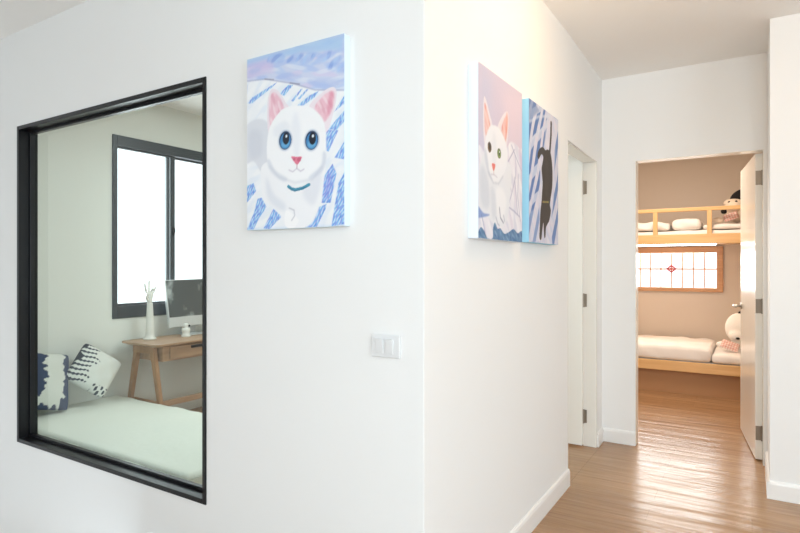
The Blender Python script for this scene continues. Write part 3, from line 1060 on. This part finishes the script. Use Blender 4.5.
# piping round the upper edge of the mattress
bm = bm_new()
pp = [(-4.29, 1.794, .248), (-2.352, 1.794, .248), (-2.344, 1.802, .248), (-2.344, 2.62, .248), (-2.352, 2.626, .248), (-4.29, 2.626, .248)]
for a_, b_ in zip(pp, pp[1:]):
    b_cyl(bm, a_, b_, 0.006, seg=8)
obj('piping', bm, M['mattress'], mt_, True)


def navy_white(u, v, s):
    e = 0.10 * math.sin(v * 13) * math.sin(v * 5 + 1) + 0.05 * math.sin(v * 31)
    e2 = 0.05 * math.sin(u * 17) + 0.04 * math.sin(u * 29 + 1)
    if 0.10 + e < u < 0.74 + 0.5 * e and v > -0.62 + e2:
        return (222, 224, 216)
    if -0.6 < u < 0.62 and -0.86 - 0.15 * u + e2 < v < -0.50 + 0.35 * u + e2:
        return (222, 224, 216)
    return (66, 78, 104)


def shibori(u, v, s):
    # dark dye along one edge, feathering inwards, and marks in the opposite corner
    f_ = (u + 1) / 2
    teeth = 0.5 + 0.5 * math.sin(v * 27 + 1.6 * math.sin(u * 6))
    if f_ < 0.05 + 0.05 * math.sin(v * 9) and v > -0.3:
        return (44, 54, 66)
    if f_ < 0.40 + 0.08 * math.sin(v * 7) and teeth > 0.52 + 0.75 * f_ + 0.22 * math.sin(u * 40 + v * 3):
        return (58, 68, 80)
    if u > 0.2 and v < -0.72 + 0.2 * (u - .2) and math.sin(u * 14 + v * 20) + math.sin(u * 31 - v * 9) > 0.35:
        return (54, 64, 74)
    return (226, 227, 220)


lean = math.radians(22)
me = cushion_mesh('navy_cushion', 0.42, 0.42, 0.15, navy_white, 60)
cu = place_mesh('cushion', me, M['printed'], (-4.155, 1.972, 0.508), (0.06, 0.97, -0.20), (-math.sin(lean), 0, math.cos(lean)))
tag(cu, 'navy cushion with a large white patch, leaning at left behind the window frame', 'cushion')
me = cushion_mesh('shibori_cushion', 0.318, 0.318, 0.15, shibori, 110, 0.03)
ra = math.radians(40)
zt_ = Vector((-math.sin(lean), 0, math.cos(lean)))
xt_ = Vector((0.05, 1, 0))
cu2 = place_mesh('cushion', me, M['printed'], (-4.13, 2.345, 0.526), xt_ * math.cos(ra) - zt_ * math.sin(ra), zt_ * math.cos(ra) + xt_ * math.sin(ra))
tag(cu2, 'white cushion with dark tie-dye stripes tipped on its corner', 'cushion')

# ------------------------------------------------------------------ desk
DX0, DX1, DY0, DY1, DZ = -4.27, -3.80, 2.63, 3.85, 0.70
desk = thing('writing_desk', 'light oak writing desk with splayed legs under the den window', 'desk', (-4.03, 3.24, 0))
bm = bm_new()
rc = 0.05
r_ = bm_new()
outl = []
for cx_, cy_, a0 in ((DX1 - rc, DY0 + rc, -90), (DX1 - rc, DY1 - rc, 0), (DX0 + rc, DY1 - rc, 90), (DX0 + rc, DY0 + rc, 180)):
    for k in range(7):
        g = math.radians(a0 + 15 * k)
        outl.append((cx_ + rc * math.cos(g), cy_ + rc * math.sin(g)))
r_.free()
va = [bm.verts.new((x, y, DZ)) for x, y in outl]
vb = [bm.verts.new((x, y, DZ - 0.012)) for x, y in outl]
vc = [bm.verts.new((DX0 + .03 + (x - DX0) * (1 - .06 / (DX1 - DX0)), DY0 + .03 + (y - DY0) * (1 - .06 / (DY1 - DY0)), DZ - 0.026)) for x, y in outl]
bm.faces.new(va)
bm.faces.new(vc[::-1])
for k in range(len(outl)):
    j = (k + 1) % len(outl)
    bm.faces.new((va[k], vb[k], vb[j], va[j]))
    bm.faces.new((vb[k], vc[k], vc[j], vb[j]))
obj('desktop', bm, M['oak'], desk)
obj('apron', boxes([((DX0 + 0.04, DY0 + 0.10, DZ - 0.145), (DX1 - 0.06, DY1 - 0.10, DZ - 0.0262))], 0.003), M['oak'], desk)
for a_, b_ in ((2.79, 3.28), (3.30, 3.70)):
    dr = obj('drawer', boxes([((DX1 - 0.062, a_, DZ - 0.128), (DX1 - 0.048, b_, DZ - 0.034))], 0.003), M['oak'], desk)
    bm = bm_new()
    cyy = (a_ + b_) / 2
    b_box(bm, (DX1 - 0.0485, cyy - 0.055, DZ - 0.066), (DX1 - 0.0455, cyy + 0.055, DZ - 0.042), 0.006, 3)
    obj('handle_slot', bm, M['dark'], dr)


def sq_leg(bm, p0, p1, w0, w1):
    p0, p1 = Vector(p0), Vector(p1)
    a = [bm.verts.new(p0 + Vector((sx * w0[0], sy * w0[1], 0))) for sx, sy in ((-1, -1), (1, -1), (1, 1), (-1, 1))]
    b = [bm.verts.new(p1 + Vector((sx * w1[0], sy * w1[1], 0))) for sx, sy in ((-1, -1), (1, -1), (1, 1), (-1, 1))]
    bm.faces.new(a[::-1])
    bm.faces.new(b)
    for k in range(4):
        j = (k + 1) % 4
        bm.faces.new((a[k], a[j], b[j], b[k]))
    bmesh.ops.bevel(bm, geom=list(bm.edges), offset=0.004, segments=2, affect='EDGES')


for yy, s_ in ((DY0 + 0.07, -1), (DY1 - 0.07, 1)):
    for xt, xb_ in ((DX0 + 0.14, DX0 + 0.015), (DX1 - 0.14, DX1 + 0.03)):
        bm = bm_new()
        sq_leg(bm, (xb_, yy + s_ * 0.02, 0.0), (xt, yy, DZ - 0.027), (0.016, 0.016), (0.026, 0.018))
        obj('leg', bm, M['oakleg'], desk)
    bm = bm_new()
    b_box(bm, (DX0 + 0.10, yy - 0.018, DZ - 0.085), (DX1 - 0.11, yy + 0.018, DZ - 0.0265), 0.003)
    obj('leg_head', bm, M['oakleg'], desk)
    bm = bm_new()
    b_box(bm, (DX0 + 0.055, yy - 0.013, 0.20), (DX1 - 0.045, yy + 0.017, 0.25), 0.003)
    obj('side_stretcher', bm, M['oakleg'], desk)
bm = bm_new()
b_box(bm, (DX1 - 0.085, DY0 + 0.085, 0.205), (DX1 - 0.055, DY1 - 0.085, 0.248), 0.003)
obj('long_stretcher', bm, M['oak'], desk)

# ------------------------------------------------------------------ ceramic hand on the desk
hb = (-4.165, 2.828, DZ)
hand = thing('hand_sculpture', 'white ceramic hand and forearm ornament standing on the desk end', 'ornament', hb)


def skin_obj(name, verts, edges, radii, material, parent, sub=2):
    me = bpy.data.meshes.new(name)
    me.from_pydata(verts, edges, [])
    o = bpy.data.objects.new(name, me)
    COL.objects.link(o)
    me.materials.append(material)
    md = o.modifiers.new('skin', 'SKIN')
    for i, r in enumerate(radii):
        me.skin_vertices[0].data[i].radius = (r, r) if not isinstance(r, tuple) else r
    me.skin_vertices[0].data[0].use_root = True
    md.use_smooth_shade = True
    s = o.modifiers.new('subdivision', 'SUBSURF')
    s.levels = sub
    s.render_levels = sub
    if parent is not None:
        o.parent = parent
        o.matrix_parent_inverse = parent.matrix_basis.inverted()
    return o


bm = bm_new()
b_lathe(bm, [(0.050, 0), (0.052, 0.006), (0.046, 0.012), (0.036, 0.016), (0.033, 0.05), (0.030, 0.12), (0.027, 0.20), (0.0235, 0.262), (0.022, 0.285), (0.0215, 0.296), (0.010, 0.300)], hb)
obj('forearm', bm, M['ceramic'], hand, True)
# palm faces the room (+X); fingers spread across Y
HV = [(0, 0, .285), (0, 0, .310), (0, 0, .335), (0, 0, .360),
      (0, -.024, .372), (0.0, -.031, .398), (0.0, -.035, .424), (0.001, -.037, .440),
      (0, -.008, .376), (0, -.008, .406), (.001, -.007, .436), (.002, -.006, .460),
      (0, .010, .375), (.010, .011, .398), (.024, .011, .396), (.026, .010, .380),
      (0, .025, .368), (0, .033, .390), (0, .042, .408), (0, .047, .420),
      (.006, -.026, .325), (.018, -.034, .345), (.024, -.026, .362)]
HE = [(0, 1), (1, 2), (2, 3), (3, 4), (4, 5), (5, 6), (6, 7), (3, 8), (8, 9), (9, 10), (10, 11), (3, 12), (12, 13), (13, 14), (14, 15),
      (3, 16), (16, 17), (17, 18), (18, 19), (1, 20), (20, 21), (21, 22)]
HR = [(.021, .018), (.024, .016), (.032, .015), (.028, .014), .0095, .0085, .0078, .0062, .0095, .0088, .008, .0062, .009, .0085, .008, .007, .0085, .0075, .0068, .0055, .010, .009, .007]
skin_obj('hand', [(hb[0] + 1.2 * a_, hb[1] + 1.25 * b_, hb[2] + .285 + 1.12 * (c_ - .285)) for a_, b_, c_ in HV], HE, HR, M['ceramic'], hand)

# ------------------------------------------------------------------ computer on the desk
mon = thing('desktop_computer', 'silver all-in-one computer with a dark screen on the desk', 'computer', (-4.18, 3.26, DZ))
tilt = Matrix.Translation((-4.185, 3.28, 0.988)) @ Matrix.Rotation(math.radians(-9), 4, 'Y') @ Matrix.Rotation(math.radians(-7), 4, 'Z') 
bm = bm_new()
b_box(bm, (-0.022, -0.265, -0.215), (0.012, 0.265, 0.195), 0.006, 3, tilt)
obj('casing', bm, M['alu'], mon)
bm = bm_new()
b_box(bm, (0.0122, -0.256, -0.128), (0.0134, 0.256, 0.188), 0.0006, 1, tilt)
scr = mat('dark_glass_screen', rgb(62, 68, 70), 0.2, noise=0.0)
nt = scr.node_tree          # faint pale shapes of the picture on the screen
n_ = [x for x in nt.nodes if x.type == 'TEX_NOISE'][0]
n_.inputs['Scale'].default_value = 5.5
mx_ = [x for x in nt.nodes if x.type == 'MIX'][0]
mx_.inputs[6].default_value = rgb(74, 82, 83)
mx_.inputs[7].default_value = rgb(176, 184, 184)
rp = nt.nodes.new('ShaderNodeValToRGB')
rp.color_ramp.elements[0].position = 0.55
rp.color_ramp.elements[1].position = 0.66
nt.links.new(n_.outputs['Fac'], rp.inputs[0])
nt.links.new(rp.outputs[0], mx_.inputs[0])
obj('screen', bm, scr, mon)
bm = bm_new()
b_box(bm, (-4.255, 3.15, DZ), (-4.09, 3.36, DZ + 0.008), 0.003)
b_box(bm, (-4.255, 3.19, DZ + 0.006), (-4.238, 3.33, DZ + 0.27), 0.003)
b_box(bm, (-4.245, 3.22, DZ + 0.20), (-4.195, 3.30, DZ + 0.28), 0.003)
obj('stand', bm, M['alu'], mon)
# small white ornament in front of the screen
orn = thing('desk_figurine', 'small white figurine in front of the computer screen', 'ornament', (-4.06, 3.095, DZ))
ob = (-4.06, 3.095, DZ + 0.0)
bm = bm_new()
b_lathe(bm, [(.036, 0), (.040, .004), (.040, .010), (.030, .016), (.030, .040), (.036, .055), (.030, .070), (.018, .078), (.020, .090), (.022, .102), (.014, .112), (.004, .115)], ob, 20)
obj('body', bm, M['ceramic'], orn, True)
bm = bm_new()
b_ball(bm, (ob[0] + 0.022, ob[1] + .014, ob[2] + 0.092), 0.009, sub=2)
obj('dark_spot', bm, M['bead'], orn, True)

# ------------------------------------------------------------------ bunk bed
BX0, BX1, BY0 = -1.90, 0.335, 6.30
bunk = thing('bunk_bed', 'pine bunk bed with guard rail, seen through the bedroom doorway', 'bed', (-0.8, 6.75, 0))
obj('plinth', boxes([((BX0, BY0 + 0.06, 0), (BX1, BED_E - 0.006, 0.235))]), M['pinebase'], bunk)
bm = bm_new()
b_box(bm, (BX0, BY0, 0.235), (BX1, BY0 + 0.032, 0.335), 0.005)
obj('lower_side_rail', bm, M['pine'], bunk)
obj('lower_slat_base', boxes([((BX0, BY0 + 0.032, 0.236), (BX1, BED_E - 0.006, 0.262))]), M['pine'], bunk)
bm = bm_new()
b_box(bm, (BX0, BY0, 1.517), (BX1, BY0 + 0.032, 1.614), 0.005)
obj('upper_side_rail', bm, M['pine'], bunk)
obj('upper_slat_base', boxes([((BX0, BY0 + 0.032, 1.535), (BX1, BED_E - 0.006, 1.56))]), M['pine'], bunk)
bm = bm_new()
b_box(bm, (BX0, BY0 + 0.001, 1.842), (BX1, BY0 + 0.030, 1.880), 0.006)
obj('guard_rail', bm, M['pine'], bunk)
for px in (655.2, 709.4, 770):
    u = ray(px)
    xx = u[0] * BY0 / u[1]
    bm = bm_new()
    b_box(bm, (xx - 0.021, BY0 + 0.003, 1.612), (xx + 0.021, BY0 + 0.028, 1.844), 0.003)
    obj('guard_rail_post', bm, M['pinez'], bunk)
for xx in (BX0 + 0.03,):
    for y_ in (BY0 + 0.016, BED_E - 0.03):
        bm = bm_new()
        b_box(bm, (xx - 0.03, y_ - 0.02, 0), (xx + 0.03, y_ + 0.02, 1.880), 0.003)
        obj('corner_post', bm, M['pinez'], bunk)
led = boxes([((BX0 + 0.1, 6.585, 1.511), (-0.312, 6.62, 1.5345))])
o_ = obj('light_strip', led, M['led'], bunk)
o_['label'] = 'glowing warm light strip under the upper bunk'

mlo = soft_block('mattress', (BX0 + 0.06, BY0 + 0.035, 0.264), (BX1 - 0.01, BED_E - 0.02, 0.338), 0.025, M['sheet'], None, 0.003, 5, 34, 0.0)
tag(mlo, 'white sheeted mattress on the lower bunk', 'mattress')
xdv = -0.340
qlo = soft_block('quilt', (xdv + 0.004, BY0 + 0.014, 0.3425), (BX1 - 0.02, BED_E - 0.06, 0.425), 0.03, M['sheet'], None, 0.006, 21, 26, 0.012)
tag(qlo, 'white quilt at the right end of the lower bunk, under the white plush animal', 'bedding')
dlo = soft_block('duvet', (BX0 + 0.07, BY0 + 0.012, 0.3415), (xdv, BED_E - 0.06, 0.482), 0.035, M['sheet'], None, 0.009, 8, 40, 0.012)
tag(dlo, 'thick white duvet spread over the lower bunk', 'bedding')
mup = soft_block('mattress', (BX0 + 0.06, BY0 + 0.035, 1.562), (BX1 - 0.01, BED_E - 0.02, 1.652), 0.03, M['sheet'], None, 0.004, 11, 34, 0.0)
tag(mup, 'white sheeted mattress on the upper bunk behind the guard rail', 'mattress')
dup_ = soft_block('duvet', (BX0 + 0.07, BY0 + 0.037, 1.660), (-0.715, BED_E - 0.1, 1.742), 0.03, M['sheet'], None, 0.014, 14, 40, 0.010)
tag(dup_, 'rumpled white duvet on the upper bunk at left', 'bedding')
pw = soft_block('pillow', (-0.695, BY0 + 0.04, 1.660), (-0.43, BY0 + 0.42, 1.768), 0.042, M['sheet'], None, 0.007, 17, 22, 0.008)
tag(pw, 'plump white pillow on the upper bunk left of the second rail post', 'pillow')
qup = soft_block('quilt', (-0.41, BY0 + 0.037, 1.660), (BX1 - 0.02, BED_E - 0.1, 1.706), 0.02, M['sheet'], None, 0.007, 19, 30, 0.008)
tag(qup, 'white quilt at the right end of the upper bunk, under the cream plush', 'bedding')


# ------------------------------------------------------------------ plush toys
def plush(name, balls, material, parent, vox=0.012):
    bm = bm_new()
    for c, r, sc in balls:
        b_ball(bm, c, r, sc, 3)
    o = obj(name, bm, material, parent, True, (('REMESH', dict(mode='VOXEL', voxel_size=vox, use_smooth_shade=True)), ('SMOOTH', dict(factor=0.5, iterations=6))))
    return o


# lower bunk: big white toy
b0 = Vector((-0.110, 6.72, 0.464))
t1 = thing('plush_toy', 'big white plush animal with dark ears sitting on the lower bunk', 'soft toy', b0)
plush('body', [(b0 + Vector((0.06, .03, .10)), .13, (1.1, 1, .9)), (b0 + Vector((0.0, -.01, .200)), .135, (.95, .95, 1.15)), (b0 + Vector((-0.02, -.10, .13)), .075, (1, 1, .8)),
               (b0 + Vector((-0.14, -.12, .035)), .04, (1.7, 1, .85)), (b0 + Vector((.12, -.16, .04)), .045, (1, 1.4, .85))], M['whiteplush'], t1)
for q_ in ((0.012, -.02, .345), (.10, .0, .33)):
    bm = bm_new()
    b_ball(bm, b0 + Vector(q_), .030, (.9, .5, 1.1), 3, Matrix.Rotation(.6, 4, 'Y'))
    obj('ear', bm, M['blackplush'], t1, True)
for q_ in ((-.052, -.150, .150), (.035, -.158, .150)):
    bm = bm_new()
    b_ball(bm, b0 + Vector(q_), .008, sub=2)
    obj('eye', bm, M['bead'], t1, True)
bm = bm_new()
b_ball(bm, b0 + Vector((-.01, -.178, .11)), .016, (1.2, .7, .8), 2)
obj('nose', bm, M['bead'], t1, True)
me = cushion_mesh('plaid_cushion', 0.16, 0.10, 0.05, None, 20, 0.03)
pc = place_mesh('cushion', me, M['plaid'], (-0.185, 6.515, 0.502), (1, 0.0, -0.32), (0.2, 0.55, 0.7))
tag(pc, 'small pink plaid cushion leaning on the white plush animal', 'cushion')

# upper bunk: cream toy with black ears
b1 = Vector((-0.150, 6.56, 1.722))
t2 = thing('plush_toy', 'cream plush animal with black ears lying on the upper bunk', 'soft toy', b1)
plush('body', [(b1 + Vector((.02, .02, .10)), .10, (1.15, 1, .95)), (b1 + Vector((.0, -.06, .165)), .075, (1.1, .9, .8)), (b1 + Vector((-.01, -.03, .205)), .066, (1.35, .9, .62)),
               (b1 + Vector((-.135, -.12, .028)), .036, (1.5, 1, .8)), (b1 + Vector((.10, -.14, .03)), .036, (1.2, 1, .8))], M['creamplush'], t2)
bm = bm_new()
b_ball(bm, b1 + Vector((.055, .02, .262)), .085, (1.25, .7, .85), 3, Matrix.Rotation(-.6, 4, 'Y'))
obj('ear', bm, M['blackplush'], t2, True)
bm = bm_new()
b_ball(bm, b1 + Vector((-.085, -.04, .125)), .030, (1.1, .6, .9), 3, Matrix.Rotation(-.5, 4, 'Y'))
obj('ear', bm, M['blackplush'], t2, True)
for q_ in ((-.042, -.085, .205), (.018, -.095, .208)):
    bm = bm_new()
    b_ball(bm, b1 + Vector(q_), .013, sub=2)
    obj('eye', bm, M['bead'], t2, True)
me = cushion_mesh('plaid_bib', 0.13, 0.085, 0.05, None, 20, 0.03)
pb = place_mesh('plaid_bib', me, M['plaid'], b1 + Vector((-.025, -.125, .060)), (1, 0, .35), (0, .5, .8))
pb.parent = t2
pb.matrix_parent_inverse = t2.matrix_basis.inverted()
